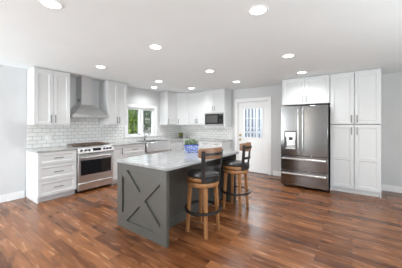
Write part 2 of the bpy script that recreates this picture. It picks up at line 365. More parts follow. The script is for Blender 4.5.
# exterior door with nine lights
def back_door():
    x0, x1, _, zt = DOOR; y = WY
    m = MB(); c = 0.085
    m.box(x0 - c, x0 + 0.015, y - 0.02, y - 0.001, 0, zt + c).box(x1 - 0.015, x1 + c, y - 0.02, y - 0.001, 0, zt + c).box(x0 + 0.015, x1 - 0.015, y - 0.02, y - 0.001, zt - 0.015, zt + c)
    m.box(x0, x0 + 0.015, y - 0.001, y + T, 0, zt).box(x1 - 0.015, x1, y - 0.001, y + T, 0, zt).box(x0 + 0.015, x1 - 0.015, y - 0.001, y + T, zt - 0.015, zt)
    struct(m.build('trim_1', M['trim'], bevel=0.003))
    d0, d1 = x0 + 0.02, x1 - 0.02; ya, yb = y + 0.03, y + 0.075
    gx0, gx1, gz0, gz1 = -2.61, -2.05, 1.00, 1.85
    s = MB()
    s.box(d0, gx0, ya, yb, 0.01, zt - 0.02).box(gx1, d1, ya, yb, 0.01, zt - 0.02).box(gx0, gx1, ya, yb, gz1, zt - 0.02).box(gx0, gx1, ya, yb, 0.01, gz0)
    dr = struct(s.build('door_1', M['trim']))
    gf = MB(); q = 0.025
    gf.box(gx0 - q, gx0 + 0.012, ya - 0.012, ya - 0.0005, gz0 - q, gz1 + q).box(gx1 - 0.012, gx1 + q, ya - 0.012, ya - 0.0005, gz0 - q, gz1 + q)
    gf.box(gx0 + 0.012, gx1 - 0.012, ya - 0.012, ya - 0.0005, gz0 - q, gz0 + 0.012).box(gx0 + 0.012, gx1 - 0.012, ya - 0.012, ya - 0.0005, gz1 - 0.012, gz1 + q)
    gf.build('glazing_frame', M['trim'], dr, bevel=0.003)
    mu = MB()
    for i in (1, 2):
        cx = gx0 + (gx1 - gx0) * i / 3; mu.box(cx - 0.010, cx + 0.010, ya - 0.004, ya + 0.02, gz0, gz1)
        cz = gz0 + (gz1 - gz0) * i / 3; mu.box(gx0, gx1, ya - 0.003, ya + 0.019, cz - 0.010, cz + 0.010)
    mu.build('muntin_grid', M['trim'], dr)
    MB().box(gx0, gx1, ya + 0.022, ya + 0.026, gz0, gz1).build('glass', M['glass'], dr)
    for a, b in ((d0 + 0.12, (d0 + d1) / 2 - 0.05), ((d0 + d1) / 2 + 0.05, d1 - 0.12)):   # raised lower panels
        p = MB(); zc0, zc1 = 0.22, 0.86
        p.box(a, a + 0.02, ya - 0.008, ya - 0.0005, zc0, zc1).box(b - 0.02, b, ya - 0.008, ya - 0.0005, zc0, zc1)
        p.box(a + 0.02, b - 0.02, ya - 0.008, ya - 0.0005, zc0, zc0 + 0.02).box(a + 0.02, b - 0.02, ya - 0.008, ya - 0.0005, zc1 - 0.02, zc1)
        p.build('lower_panel', M['trim'], dr, bevel=0.003)
    for z, r in ((0.93, 0.026), (1.07, 0.024)):
        k = MB().tube([(d0 + 0.065, ya - 0.0005, z), (d0 + 0.065, ya - 0.012, z)], 0.03, 16)
        k.tube([(d0 + 0.065, ya - 0.012, z), (d0 + 0.065, ya - 0.04, z)], 0.011, 12)
        k.tube([(d0 + 0.065, ya - 0.034, z), (d0 + 0.065, ya - 0.04, z), (d0 + 0.065, ya - 0.055, z), (d0 + 0.065, ya - 0.062, z)], [0.012, r, r, 0.012], 16)
        k.build('door_knob' if z < 1 else 'deadbolt', M['brass'], dr)
back_door()

# tile on the walls above the worktops
TT = 0.008
m = MB(); x0, x1 = WX + 0.0005, WX + TT
m.box(x0, x1, 1.345, 1.955, 0.885, 1.37).box(x0, x1, 1.955, 2.735, 0.885, 1.60).box(x0, x1, 2.735, WIN[0] - 0.106, 0.885, 1.37)
m.box(x0, x1, WIN[0] - 0.106, WIN[1] + 0.106, 0.885, WIN[2] - 0.032).box(x0, x1, WIN[1] + 0.106, WY - 0.0005, 0.885, 1.37)
struct(m.build('wall_tile_left', M['tile'], smooth=False))
struct(MB().box(WX + TT, -3.73, WY - TT, WY - 0.0005, 0.885, 1.37).box(-3.73, -2.985, WY - TT, WY - 0.0005, 0.885, 1.298).build('wall_tile_back', M['tile'], smooth=False))

# ------------------------------------------------------------------ cabinets (front faces local -y, x to the right)
DT = 0.02
def shaker(root, x0, x1, z0, z1, y=0.0, name='door', fr=0.058, mids=()):
    """frame and recessed panels with a sloped moulding, one watertight-looking mesh"""
    m = MB(); ya, yb = y - DT, y - 0.001; V = m.bm.verts.new; ch, dp = 0.013, 0.011
    zs = [z0 + fr] + [v for c in mids for v in (c - fr / 2, c + fr / 2)] + [z1 - fr]
    xa, xb = x0 + fr, x1 - fr
    def quad(a, b, c, d): m.face([V(a), V(b), V(c), V(d)])
    quad((x0, ya, z0), (xa, ya, z0), (xa, ya, z1), (x0, ya, z1)); quad((xb, ya, z0), (x1, ya, z0), (x1, ya, z1), (xb, ya, z1))
    edges = [z0] + zs + [z1]
    for k in range(0, len(edges), 2): quad((xa, ya, edges[k]), (xb, ya, edges[k]), (xb, ya, edges[k + 1]), (xa, ya, edges[k + 1]))
    for k in range(0, len(zs), 2):
        a, b = zs[k], zs[k + 1]
        o = [(xa, ya, a), (xb, ya, a), (xb, ya, b), (xa, ya, b)]; i = [(xa + ch, ya + dp, a + ch), (xb - ch, ya + dp, a + ch), (xb - ch, ya + dp, b - ch), (xa + ch, ya + dp, b - ch)]
        for q in range(4): quad(o[q], o[(q + 1) % 4], i[(q + 1) % 4], i[q])
        quad(*i)
    bk = [(x0, yb, z0), (x1, yb, z0), (x1, yb, z1), (x0, yb, z1)]; f = [(x0, ya, z0), (x1, ya, z0), (x1, ya, z1), (x0, ya, z1)]
    for q in range(4): quad(f[(q + 1) % 4], f[q], bk[q], bk[(q + 1) % 4])
    quad(*bk[::-1])
    bmesh.ops.remove_doubles(m.bm, verts=m.bm.verts, dist=1e-5)
    return m.build(name, M['cab'], root, smooth=False)
def pull(part, x, z, vertical=True, L=0.15, y=-DT):
    m = MB(); h = L / 2
    a, b = ((x, z - h), (x, z + h)) if vertical else ((x - h, z), (x + h, z))
    m.tube([(a[0], y - 0.028, a[1]), (b[0], y - 0.028, b[1])], 0.0065, 8)
    for t in (0.14, 0.86):
        px, pz = a[0] + (b[0] - a[0]) * t, a[1] + (b[1] - a[1]) * t
        m.tube([(px, y - 0.0002, pz), (px, y - 0.028, pz)], 0.005, 8)
    return m.build('handle', M['nickel'], part)
G = 0.003
def hollow(m, x0, x1, y0, y1, z0, z1, t=0.018, shelves=()):
    m.box(x0, x0 + t, y0, y1, z0, z1).box(x1 - t, x1, y0, y1, z0, z1).box(x0 + t, x1 - t, y1 - 0.01, y1, z0, z1)
    m.box(x0 + t, x1 - t, y0, y1 - 0.01, z0, z0 + t).box(x0 + t, x1 - t, y0, y1 - 0.01, z1 - t, z1)
    for z in shelves: m.box(x0 + t, x1 - t, y0 + 0.03, y1 - 0.01, z - t / 2, z + t / 2)
    return m
def upper(label, loc, rz, wd, dp, z0, ndoors, pulls, z1=H - 0.010, group='white upper cabinets', name='upper_cabinet'):
    r = thing(name, label, 'cabinet', loc, rz, group)
    hollow(MB(), 0, wd, 0, dp, z0, z1, shelves=(z0 + (z1 - z0) * 0.36, z0 + (z1 - z0) * 0.68)).build('carcass', M['cab'], r, smooth=False)
    MB().box(0, wd, -0.012, -0.0005, z1 - 0.030, z1).build('top_trim', M['cab'], r)
    dw = wd / ndoors
    for i in range(ndoors):
        d = shaker(r, i * dw + G, (i + 1) * dw - G, z0 + 0.002, z1 - 0.034)
        if pulls:
            s = pulls[i]; px = (i + 1) * dw - 0.035 if s == 'R' else i * dw + 0.035
            pull(d, px, z0 + 0.115)
    return r
def base(label, loc, rz, wd, dp, fronts, group='white base cabinets', name='base_cabinet', ztop=0.884, zbot=0.0, carc_top=None):
    """fronts: list of (kind, x0, x1, z0, z1, handle) ; kind drawer/door"""
    r = thing(name, label, 'cabinet', loc, rz, group)
    hollow(MB(), 0, wd, 0, dp, 0.10, carc_top or ztop).box(0, 0.018, 0.0, dp, 0.0, 0.10).build('carcass', M['cab'], r)
    MB().box(0.018, wd, 0.065, 0.08, 0.0, 0.10).build('toe_kick', M['cab'], r)
    for k, x0, x1, z0, z1, hd in fronts:
        d = shaker(r, x0 + G, x1 - G, z0 + G, z1 - G, name=k, fr=0.05 if k == 'drawer' else 0.058)
        if hd == 'H': pull(d, (x0 + x1) / 2, (z0 + z1) / 2, False)
        elif hd == 'L': pull(d, x0 + 0.04, z1 - 0.13)
        elif hd == 'R': pull(d, x1 - 0.04, z1 - 0.13)
    return r
RZ = R(90)
FX = -4.44                                             # base fronts on the range wall
def D3(w_): return [('drawer', 0, w_, 0.655, 0.884, 'H'), ('drawer', 0, w_, 0.378, 0.655, 'H'), ('drawer', 0, w_, 0.102, 0.378, 'H')]
base('white three-drawer base cabinet at the left of the range', (FX, 1.325, 0), RZ, 0.632, 0.602, D3(0.632))
base('narrow white base cabinet with one tall door right of the range', (FX, 2.728, 0), RZ, 0.265, 0.602, [('door', 0, 0.265, 0.102, 0.884, 'R')])
base('white drawer base cabinet left of the apron sink', (FX, 2.995, 0), RZ, 0.655, 0.602, D3(0.655))
base('white sink base cabinet under the stainless apron sink', (FX, 3.652, 0), RZ, 0.90, 0.602,
     [('door', 0, 0.45, 0.102, 0.625, 'R'), ('door', 0.45, 0.90, 0.102, 0.625, 'L')], carc_top=0.63)
base('white base cabinet at the right of the sink, in the corner', (FX, 4.554, 0), RZ, 0.615, 0.602,
     [('drawer', 0, 0.615, 0.72, 0.884, None), ('door', 0, 0.615, 0.102, 0.72, 'L')])
BF = 5.20                                              # base fronts on the back wall
base('white base cabinet on the back wall between the corner and end cabinet', (-4.414, BF, 0), 0, 0.676, 0.60,
     [('drawer', 0, 0.676, 0.72, 0.884, 'H'), ('door', 0, 0.338, 0.102, 0.72, 'R'), ('door', 0.338, 0.676, 0.102, 0.72, 'L')])
base('white end base cabinet below the microwave nearest the door', (-3.734, BF, 0), 0, 0.744, 0.60,
     [('drawer', 0, 0.372, 0.72, 0.884, 'H'), ('drawer', 0.372, 0.744, 0.72, 0.884, 'H'), ('door', 0, 0.372, 0.102, 0.72, 'R'), ('door', 0.372, 0.744, 0.102, 0.72, 'L')])

UX = -4.70
upper('white two-door upper cabinet at the left of the range hood', (UX, 1.345, 0), RZ, 0.605, 0.341, 1.374, 2, 'RL')
upper('white two-door upper cabinet between range hood and window', (UX, 2.76, 0), RZ, 0.54, 0.341, 1.374, 2, 'RL')
upper('white one-door upper cabinet just right of the window', (UX, 4.74, 0), RZ, 0.46, 0.341, 1.374, 1, 'L')
def corner_upper():
    A = Vector((-4.70, 5.203)); B = Vector((-4.442, 5.478)); d = (B - A); ang = math.atan2(d.y, d.x); L = d.length
    r = thing('upper_cabinet', 'white diagonal upper cabinet in the corner with one door', 'cabinet', (A.x, A.y, 0), ang, 'white upper cabinets')
    def loc(p):
        q = Vector(p) - A; return (q.x * math.cos(-ang) - q.y * math.sin(-ang), q.x * math.sin(-ang) + q.y * math.cos(-ang))
    poly = [loc(p) for p in ((-4.70, 5.203), (-4.442, 5.478), (-4.442, WY - 0.009), (WX + 0.009, WY - 0.009), (WX + 0.009, 5.203))]
    MB().prism(poly, 1.374, H - 0.010).build('carcass', M['cab'], r)
    dd = shaker(r, 0.012, L - 0.012, 1.376, H - 0.044); pull(dd, 0.05, 1.49)
corner_upper()
upper('white two-door upper cabinet between the corner and the microwave', (-4.44, 5.48, 0), 0, 0.706, 0.32, 1.374, 2, 'RL')
# microwave cabinet: carcass with an open niche
def micro_cab():
    x0, x1, y0, dp = -3.73, -2.99, 5.37, 0.43; wd = x1 - x0
    r = thing('upper_cabinet', 'deep white upper cabinet that houses the microwave', 'cabinet', (x0, y0, 0), 0, 'white upper cabinets')
    m = MB(); zt = H - 0.010
    m.box(0, 0.035, 0, dp, 1.30, zt).box(wd - 0.035, wd, 0, dp, 1.30, zt).box(0.035, wd - 0.035, 0, dp, 1.30, 1.335).box(0.035, wd - 0.035, 0, dp, 1.735, zt)
    m.box(0.035, wd - 0.035, dp - 0.02, dp, 1.335, 1.735)
    m.build('carcass', M['cab'], r, smooth=False)
    MB().box(0, wd, -0.012, -0.0005, zt - 0.03, zt).build('top_trim', M['cab'], r)
    h = wd / 2
    d = shaker(r, 0.004, h - G, 1.77, zt - 0.034); pull(d, h - 0.035, 1.865, L=0.13)
    d = shaker(r, h + G, wd - 0.004, 1.77, zt - 0.034); pull(d, h + 0.035, 1.865, L=0.13)
    # the microwave itself
    q = thing('microwave', 'built-in stainless and black microwave inside the deep white cabinet', 'microwave', (x0, y0, 0))
    MB().box(0.05, wd - 0.05, 0.005, 0.38, 1.3362, 1.72).build('body', M['steel_h'], q)
    f = MB(); a, b, c, e = 0.0365, wd - 0.0365, 1.337, 1.733
    f.box(a, b, -0.012, 0.004, e - 0.035, e).box(a, b, -0.012, 0.004, c, c + 0.055).box(a, a + 0.022, -0.012, 0.004, c + 0.055, e - 0.035).box(b - 0.022, b, -0.012, 0.004, c + 0.055, e - 0.035)
    f.build('trim_frame', M['silver'], q)
    dr = MB().box(a + 0.023, b - 0.165, -0.018, 0.004, c + 0.057, e - 0.037).build('door', M['blackglass'], q)
    MB().box(a + 0.06, b - 0.21, -0.0205, -0.0185, c + 0.10, e - 0.075).build('window', mat('tinted_oven_window', (0.09, 0.09, 0.09), 0.2, noise=0.2, scale=60), dr)
    cp = MB().box(b - 0.163, b - 0.023, -0.018, 0.004, c + 0.057, e - 0.037).build('control_panel', M['blackglass'], q)
    MB().box(b - 0.145, b - 0.045, -0.0195, -0.0185, e - 0.085, e - 0.055).build('display', M['display'], cp)
    for rr in range(4):
        for k in range(3):
            MB().box(b - 0.142 + k * 0.034, b - 0.118 + k * 0.034, -0.0195, -0.0185, c + 0.075 + rr * 0.038, c + 0.097 + rr * 0.038).build('button', M['darkside'], cp)
micro_cab()
# cabinet above the refrigerator and the pantry
PF = 5.17
upper('white two-door wall cabinet above the refrigerator', (-1.335, PF, 0), 0, 0.955, 0.638, 1.835, 2, 'RL', group='tall cabinets by the refrigerator')
def pantry():
    x0, wd = -0.372, 0.815
    r = thing('pantry_cabinet', 'tall white four-door pantry cabinet right of the refrigerator', 'cabinet', (x0, PF, 0), 0, 'tall cabinets by the refrigerator')
    hollow(MB(), 0, wd, 0, 0.638, 0.10, H - 0.010, shelves=(0.5, 0.9, 1.35, 1.7, 2.05)).box(0, 0.018, 0, 0.638, 0, 0.10).box(wd - 0.018, wd, 0, 0.638, 0, 0.10).build('carcass', M['cab'], r)
    MB().box(0.018, wd - 0.018, 0.05, 0.065, 0, 0.10).build('toe_kick', M['cab'], r)
    MB().box(0, wd, -0.012, -0.0005, H - 0.040, H - 0.010).build('top_trim', M['cab'], r)
    h = wd / 2
    for a, b, px in ((0.006, h - 0.0045, h - 0.045), (h + 0.0045, wd - 0.004, h + 0.045)):
        d = shaker(r, a, b, 1.389, H - 0.044, fr=0.062); pull(d, px, 1.49)
        d = shaker(r, a, b, 0.102, 1.375, fr=0.062, mids=(0.70,)); pull(d, px, 1.255)
pantry()

# ------------------------------------------------------------------ worktops
CT0, CT1 = 0.886, 0.92
tag(MB().box(WX + 0.009, -4.405, 1.300, 1.960, CT0, CT1).build('worktop', M['stone_grey'], bevel=0.004), 'short grey quartz worktop at the left of the range', 'countertop')
Lp = [(WX + 0.009, 2.728), (-4.405, 2.728), (-4.405, 3.672), (-4.93, 3.672), (-4.93, 4.532), (-4.405, 4.532), (-4.405, 5.165), (-2.972, 5.165), (-2.972, WY - 0.009), (WX + 0.009, WY - 0.009)]
tag(MB().prism(Lp, CT0, CT1).build('worktop', M['stone_grey'], bevel=0.004), 'long L-shaped grey quartz worktop around the sink and corner', 'countertop')

# apron sink
def sink():
    r = thing('farmhouse_sink', 'stainless apron-front farmhouse sink below the window', 'sink', (-4.40, 3.676, 0), RZ)
    wd, dp = 0.852, 0.522; z0, z1, t = 0.64, 0.915, 0.012
    m = MB(); m.box(0, wd, 0.004, dp, z0, z0 + t).box(0, t, t, dp - t, z0 + t, z1).box(wd - t, wd, t, dp - t, z0 + t, z1).box(0, wd, dp - t, dp, z0 + t, z1).box(0, wd, 0.004, t, z0 + t, z1)
    m.build('basin', M['steel'], r, smooth=False)
    MB().box(0, wd, -0.028, 0.003, z0, z1).build('apron', M['steel'], r, bevel=0.01)
    MB().lathe([(0.0, z0 + t + 0.003), (0.045, z0 + t + 0.003), (0.045, z0 + t + 0.0002)], 20, (wd / 2, dp * 0.55)).build('drain', M['chrome'], r)
sink()
def faucet():
    r = thing('kitchen_faucet', 'gooseneck pull-down kitchen faucet standing behind the sink', 'faucet', (-4.985, 4.10, CT1))
    MB().lathe([(0.028, 0), (0.028, 0.008), (0.018, 0.02), (0.016, 0.08), (0.016, 0.12), (0.0, 0.12)], 20).build('base', M['chrome'], r)
    pts = [(0, 0, 0.115), (0, 0, 0.26)] + [(0.095 - 0.095 * math.cos(a), 0, 0.26 + 0.095 * math.sin(a)) for a in [math.pi * k / 10 for k in range(1, 10)]] + [(0.19, 0, 0.26), (0.19, 0, 0.22)]
    MB().tube(pts, 0.012, 12).build('spout', M['chrome'], r)
    MB().tube([(0.19, 0, 0.225), (0.19, 0, 0.21), (0.19, 0, 0.15), (0.19, 0, 0.145)], [0.013, 0.018, 0.018, 0.013], 14).build('spray_head', M['chrome'], r)
    MB().tube([(0, 0.014, 0.075), (0, 0.035, 0.08), (0.01, 0.05, 0.14)], [0.009, 0.008, 0.006], 10).build('lever', M['chrome'], r)
faucet()

# ------------------------------------------------------------------ range
def range_cooker():
    r = thing('gas_range', 'stainless slide-in gas range with black oven window', 'stove', (-4.425, 1.966, 0), RZ)
    wd, dp = 0.757, 0.61
    MB().box(0.004, wd - 0.004, 0.004, dp - 0.01, 0.05, 0.905).build('body', M['darkside'], r)
    for x in (0.05, wd - 0.05):
        for y in (0.06, dp - 0.08): MB().lathe([(0, 0), (0.022, 0), (0.022, 0.012), (0.014, 0.015), (0.014, 0.049), (0, 0.049)], 14, (x, y)).build('foot', M['rubber'], r)
    MB().box(0, wd, -0.012, dp - 0.012, 0.906, 0.926).build('cooktop', M['steel_h'], r, bevel=0.004)
    MB().box(0.03, wd - 0.03, 0.04, dp - 0.06, 0.9265, 0.9295).build('burner_tray', M['black'], r)
    # sloping control panel
    cp = MB().prism_x([(0.002, 0.792), (-0.038, 0.792), (-0.046, 0.806), (-0.014, 0.905), (0.002, 0.905)], 0, wd).build('control_panel', M['steel_h'], r)
    nrm = Vector((0, -(0.905 - 0.806), -(0.046 - 0.014))).normalized(); nrm = Vector((0, -0.951, 0.308))
    ctr = Vector((0, -0.030, 0.8555))
    for x in (0.07, 0.15, 0.23, 0.545, 0.615, 0.69):
        p = ctr + Vector((x, 0, 0)) + nrm * 0.001
        MB().tube([p, p + nrm * 0.006, p + nrm * 0.028, p + nrm * 0.030], [0.026, 0.022, 0.019, 0.014], 16).build('knob', M['nickel'], cp)
    a = ctr + nrm * 0.0008; up = Vector((0, 0.308, 0.951))
    P = []
    for dn in (0.0, 0.0015):
        P += [a + Vector((0.30, 0, 0)) - up * 0.028 + nrm * dn, a + Vector((0.475, 0, 0)) - up * 0.028 + nrm * dn, a + Vector((0.475, 0, 0)) + up * 0.028 + nrm * dn, a + Vector((0.30, 0, 0)) + up * 0.028 + nrm * dn]
    MB().hexa(P).build('display', M['blackglass'], cp)
    d = MB().box(0.006, wd - 0.006, -0.035, 0.003, 0.215, 0.782).build('oven_door', M['steel_h'], r, bevel=0.005)
    MB().box(0.055, wd - 0.055, -0.0385, -0.0355, 0.355, 0.655).build('oven_window', M['blackglass'], d)
    h = MB().tube([(0.05, -0.085, 0.715), (wd - 0.05, -0.085, 0.715)], 0.013, 12)
    for x in (0.075, wd - 0.075): h.tube([(x, -0.0355, 0.715), (x, -0.085, 0.715)], 0.010, 10)
    h.build('handle', M['steel_h'], d)
    w_ = MB().box(0.006, wd - 0.006, -0.032, 0.003, 0.055, 0.205).build('warming_drawer', M['steel_h'], r, bevel=0.005)
    MB().box(0.01, wd - 0.01, -0.048, -0.0325, 0.180, 0.198).build('lip', M['steel_h'], w_, bevel=0.003)
    for cx, cy in ((0.17, 0.16), (0.17, 0.42), (0.59, 0.16), (0.59, 0.42), (0.38, 0.29)):
        MB().lathe([(0, 0.930), (0.05, 0.930), (0.05, 0.937), (0.038, 0.944), (0, 0.946)], 20, (cx, cy)).build('burner', M['black'], r)
    for gx in (0.045, 0.275, 0.505):
        g = MB(); gw = 0.208; x0, x1, y0, y1, z0, z1 = gx, gx + gw, 0.05, dp - 0.075, 0.950, 0.966; b = 0.012
        g.box(x0, x1, y0, y0 + b, z0, z1).box(x0, x1, y1 - b, y1, z0, z1).box(x0, x0 + b, y0 + b, y1 - b, z0, z1).box(x1 - b, x1, y0 + b, y1 - b, z0, z1)
        g.box(x0 + b, x1 - b, (y0 + y1) / 2 - b / 2, (y0 + y1) / 2 + b / 2, z0, z1)
        for k in (1, 2): g.box(x0 + gw * k / 3 - b / 2, x0 + gw * k / 3 + b / 2, y0 + b, y1 - b, z0 + 0.002, z1 + 0.004)
        for px in (x0, x1 - b):
            for py in (y0, y1 - b, (y0 + y1) / 2 - b / 2): g.box(px, px + b, py, py + b, 0.930, z0)
        g.build('grate', M['iron'], r)
range_cooker()

# ------------------------------------------------------------------ hood
def hood():
    r = thing('range_hood', 'pyramid stainless chimney hood mounted over the range', 'range hood', (-4.54, 1.966, 0), RZ)
    wd = 0.757; dp = 0.50; z0, z1, z2 = 1.53, 1.585, 1.82; cx0, cx1, cy0 = 0.255, 0.485, 0.25
    m = MB(); b = m.bm.verts.new
    yb = dp - 0.001
    m.hexa([(0, 0, z1), (wd, 0, z1), (wd, yb, z1), (0, yb, z1), (cx0 - 0.02, cy0 - 0.02, z2), (cx1 + 0.02, cy0 - 0.02, z2), (cx1 + 0.02, yb, z2), (cx0 - 0.02, yb, z2)])
    m.box(0, wd, 0, yb, z0 + 0.004, z1)
    m.build('canopy', M['steel_hood'], r, smooth=False)
    MB().box(0.03, wd - 0.03, 0.03, yb - 0.03, z0 - 0.001, z0 + 0.003).build('filter', M['steel'], r)
    ch = MB().box(cx0, cx1, cy0, yb, z2 + 0.0005, H - 0.002).build('chimney', M['steel_hood'], r, smooth=False)
    for k in range(3): MB().box(cx0 - 0.0015, cx0 - 0.0002, cy0 + 0.06, yb - 0.06, z2 + 0.06 + k * 0.025, z2 + 0.072 + k * 0.025).build('vent_slot', M['black'], ch)
    for k in range(4): MB().lathe([(0, -0.004), (0.008, -0.004), (0.008, 0), (0, 0)], 10).build('button', M['chrome'], r).matrix_local = Matrix.Translation((0.31 + k * 0.045, -0.0005, 1.56)) @ Matrix.Rotation(R(-90), 4, 'X')
hood()

# ------------------------------------------------------------------ refrigerator
def fridge():
    r = thing('refrigerator', 'stainless french-door refrigerator with ice and water dispenser', 'refrigerator', (-1.303, 4.91, 0))
    wd = 0.912; dp = 0.84
    MB().box(0.004, wd - 0.004, 0.075, dp, 0.045, 1.765).build('cabinet', M['darkside'], r)
    for x in (0.06, wd - 0.06):
        for y in (0.10, dp - 0.08): MB().lathe([(0, 0), (0.025, 0), (0.025, 0.044), (0, 0.044)], 14, (x, y)).build('foot', M['rubber'], r)
    h = wd / 2 - 0.05
    # left door with dispenser well
    h = 0.412
    a, b, z0, z1 = 0.075, 0.325, 0.845, 1.235
    dm = MB(); y0, y1 = 0.0, 0.072
    dm.box(0.002, a, y0, y1, 0.712, 1.78).box(b, h - 0.002, y0, y1, 0.712, 1.78).box(a, b, y0, y1, 0.712, z0).box(a, b, y0, y1, z1, 1.78).box(a, b, 0.055, y1, z0, z1)
    d = dm.build('left_door', M['steel_dark'], r, smooth=False)
    di = MB()
    di.box(a + 0.001, a + 0.022, -0.004, 0.054, z0 + 0.001, z1 - 0.001).box(b - 0.022, b - 0.001, -0.004, 0.054, z0 + 0.001, z1 - 0.001).box(a + 0.022, b - 0.022, -0.004, 0.054, z1 - 0.022, z1 - 0.001)
    di.build('dispenser_frame', M['darkside'], d)
    MB().box(a + 0.023, b - 0.023, -0.003, 0.03, z1 - 0.13, z1 - 0.023).build('dispenser_control', M['steel_h'], d)
    MB().box(a + 0.023, b - 0.023, 0.048, 0.0545, z0 + 0.02, z1 - 0.131).build('dispenser_back', M['steel'], d)
    MB().box(a + 0.023, b - 0.023, -0.006, 0.047, z0 + 0.001, z0 + 0.018).build('drip_tray', M['steel_h'], d)
    MB().box(a + 0.09, b - 0.09, 0.02, 0.047, z1 - 0.20, z1 - 0.131).build('ice_chute', M['black'], d)
    MB().hexa([(a + 0.08, 0.030, z0 + 0.09), (b - 0.08, 0.030, z0 + 0.09), (b - 0.08, 0.040, z0 + 0.09), (a + 0.08, 0.040, z0 + 0.09), (a + 0.08, 0.034, z1 - 0.205), (b - 0.08, 0.034, z1 - 0.205), (b - 0.08, 0.044, z1 - 0.205), (a + 0.08, 0.044, z1 - 0.205)]).build('dispenser_paddle', M['steel_h'], d)
    d2 = MB().box(h + 0.002, wd - 0.002, y0, y1, 0.712, 1.78).build('right_door', M['steel_dark'], r, bevel=0.008)
    for dd, x in ((d, h - 0.045), (d2, h + 0.045)):
        g = MB(); pts = [(x, -0.002, 0.76), (x, -0.045, 0.79)] + [(x, -0.055 - 0.008 * math.sin(math.pi * t / 8), 0.82 + 0.86 * t / 8) for t in range(9)] + [(x, -0.045, 1.71), (x, -0.002, 1.74)]
        g.tube(pts, 0.0125, 10); g.build('handle', M['chrome' if 0 else 'steel_h'], dd)
    for z0_, z1_ in ((0.388, 0.704), (0.055, 0.380)):
        dr = MB().box(0.002, wd - 0.002, y0, y1, z0_, z1_).build('drawer', M['steel_dark'], r, bevel=0.006)
        zz = z1_ - 0.065; g = MB()
        g.tube([(0.03, -0.050, zz), (wd - 0.03, -0.050, zz)], 0.016, 10)
        for x in (0.06, wd - 0.06): g.tube([(x, -0.0005, zz), (x, -0.05, zz)], 0.012, 10)
        g.build('handle', M['steel_h'], dr)
    MB().box(0.05, 0.14, 0.08, 0.16, 1.766, 1.79).build('hinge_cover', M['darkside'], r)
    MB().box(wd - 0.14, wd - 0.05, 0.08, 0.16, 1.766, 1.79).build('hinge_cover', M['darkside'], r)
fridge()

# ------------------------------------------------------------------ island
IX0, IX1, IY0, IY1 = -2.625, -1.685, 1.69, 3.44
BODY = -1.98; IZ = 0.864
def island():
    r = thing('kitchen_island', 'dark grey-green kitchen island with crossed braces on its end panel', 'kitchen island', ((IX0 + IX1) / 2, (IY0 + IY1) / 2, 0))
    ox, oy = (IX0 + IX1) / 2, (IY0 + IY1) / 2
    hx, hy = (IX1 - IX0) / 2, (IY1 - IY0) / 2
    bx = BODY - ox
    MB().box(-hx + 0.02, bx, -hy + 0.041, hy - 0.041, 0.0, IZ).build('body', M['island'], r)
    MB().box(bx + 0.0005, bx + 0.016, -hy + 0.041, hy - 0.041, 0.0, 0.13).build('baseboard', M['island'], r, bevel=0.004)
    for yb, s in ((-hy, 1), (hy, -1)):          # s: inward direction
        ya, yi = yb + s * 0.026, yb + s * 0.040
        e = MB().box(-hx, hx, min(ya, yi), max(ya, yi), 0.0, IZ).build('end_panel', M['island'], r)
        f = MB(); lo, hi = min(yb, ya), max(yb, ya)
        hi -= 0.0005 if s > 0 else 0; lo += 0.0005 if s < 0 else 0
        sw = 0.105
        f.box(-hx, -hx + sw, lo, hi, 0, IZ).box(hx - sw, hx, lo, hi, 0, IZ).box(-hx + sw, hx - sw, lo, hi, 0, 0.105).box(-hx + sw, hx - sw, lo, hi, IZ - 0.085, IZ)
        f.build('frame', M['island'], e, bevel=0.002, smooth=False)
        X0, X1, Z0, Z1 = -hx + sw, hx - sw, 0.105, IZ - 0.085
        dv = Vector((X1 - X0, 0, Z1 - Z0)).normalized(); hw = 0.062
        for q in (0, 1):
            # brace clipped to the opening: hexagon along the diagonal
            kx, kz = hw / dv.z, hw / dv.x
            poly = [(X0, Z0), (X0 + kx, Z0), (X1, Z1 - kz), (X1, Z1), (X1 - kx, Z1), (X0, Z0 + kz)]
            if q: poly = [(X0 + X1 - x, z) for x, z in poly]
            inset = 0.001 + 0.001 * q
            l2, h2 = (lo + inset, hi) if s > 0 else (lo, hi - inset)
            m = MB(); aa = [m.bm.verts.new((x, l2, z)) for x, z in poly]; bb = [m.bm.verts.new((x, h2, z)) for x, z in poly]
            m.face(aa); m.face(bb[::-1])
            for i in range(6): m.face([aa[i], aa[(i + 1) % 6], bb[(i + 1) % 6], bb[i]])
            m.build('cross_brace', M['island'], e, smooth=False)
    # cabinet fronts on the working side, facing the range
    for k in range(4):
        y0 = -hy + 0.05 + k * (2 * hy - 0.10) / 4; y1 = y0 + (2 * hy - 0.10) / 4
        d = MB().box(-hx + 0.002, -hx + 0.0195, y0 + 0.002, y1 - 0.002, 0.11, IZ - 0.012).build('door', M['island'], r, bevel=0.002)
        MB().tube([(-hx - 0.026, y1 - 0.04, 0.62), (-hx - 0.026, y1 - 0.04, 0.77)], 0.006, 8).tube([(-hx + 0.001, y1 - 0.04, 0.64), (-hx - 0.026, y1 - 0.04, 0.64)], 0.005, 8).tube([(-hx + 0.001, y1 - 0.04, 0.75), (-hx - 0.026, y1 - 0.04, 0.75)], 0.005, 8).build('handle', M['nickel'], d)
island()
def rrect(x0, x1, y0, y1, r, n=6):
    out = []
    for cx, cy, a0 in ((x1 - r, y1 - r, 0), (x0 + r, y1 - r, 90), (x0 + r, y0 + r, 180), (x1 - r, y0 + r, 270)):
        for k in range(n + 1):
            a = R(a0 + 90 * k / n); out.append((cx + r * math.cos(a), cy + r * math.sin(a)))
    return out
cx0, cx1, cy0, cy1 = -2.66, -1.63, 1.655, 3.475
top = MB().prism([(x + 2.13, y - 2.56) for x, y in rrect(cx0, cx1, cy0, cy1, 0.06)], 0, 0.035).build('island_worktop', M['stone'], bevel=0.006, loc=(-2.13, 2.56, 0.8655))
tag(top, 'pale polished quartz worktop with rounded corners on the dark island', 'countertop')
ITOP = 0.9005

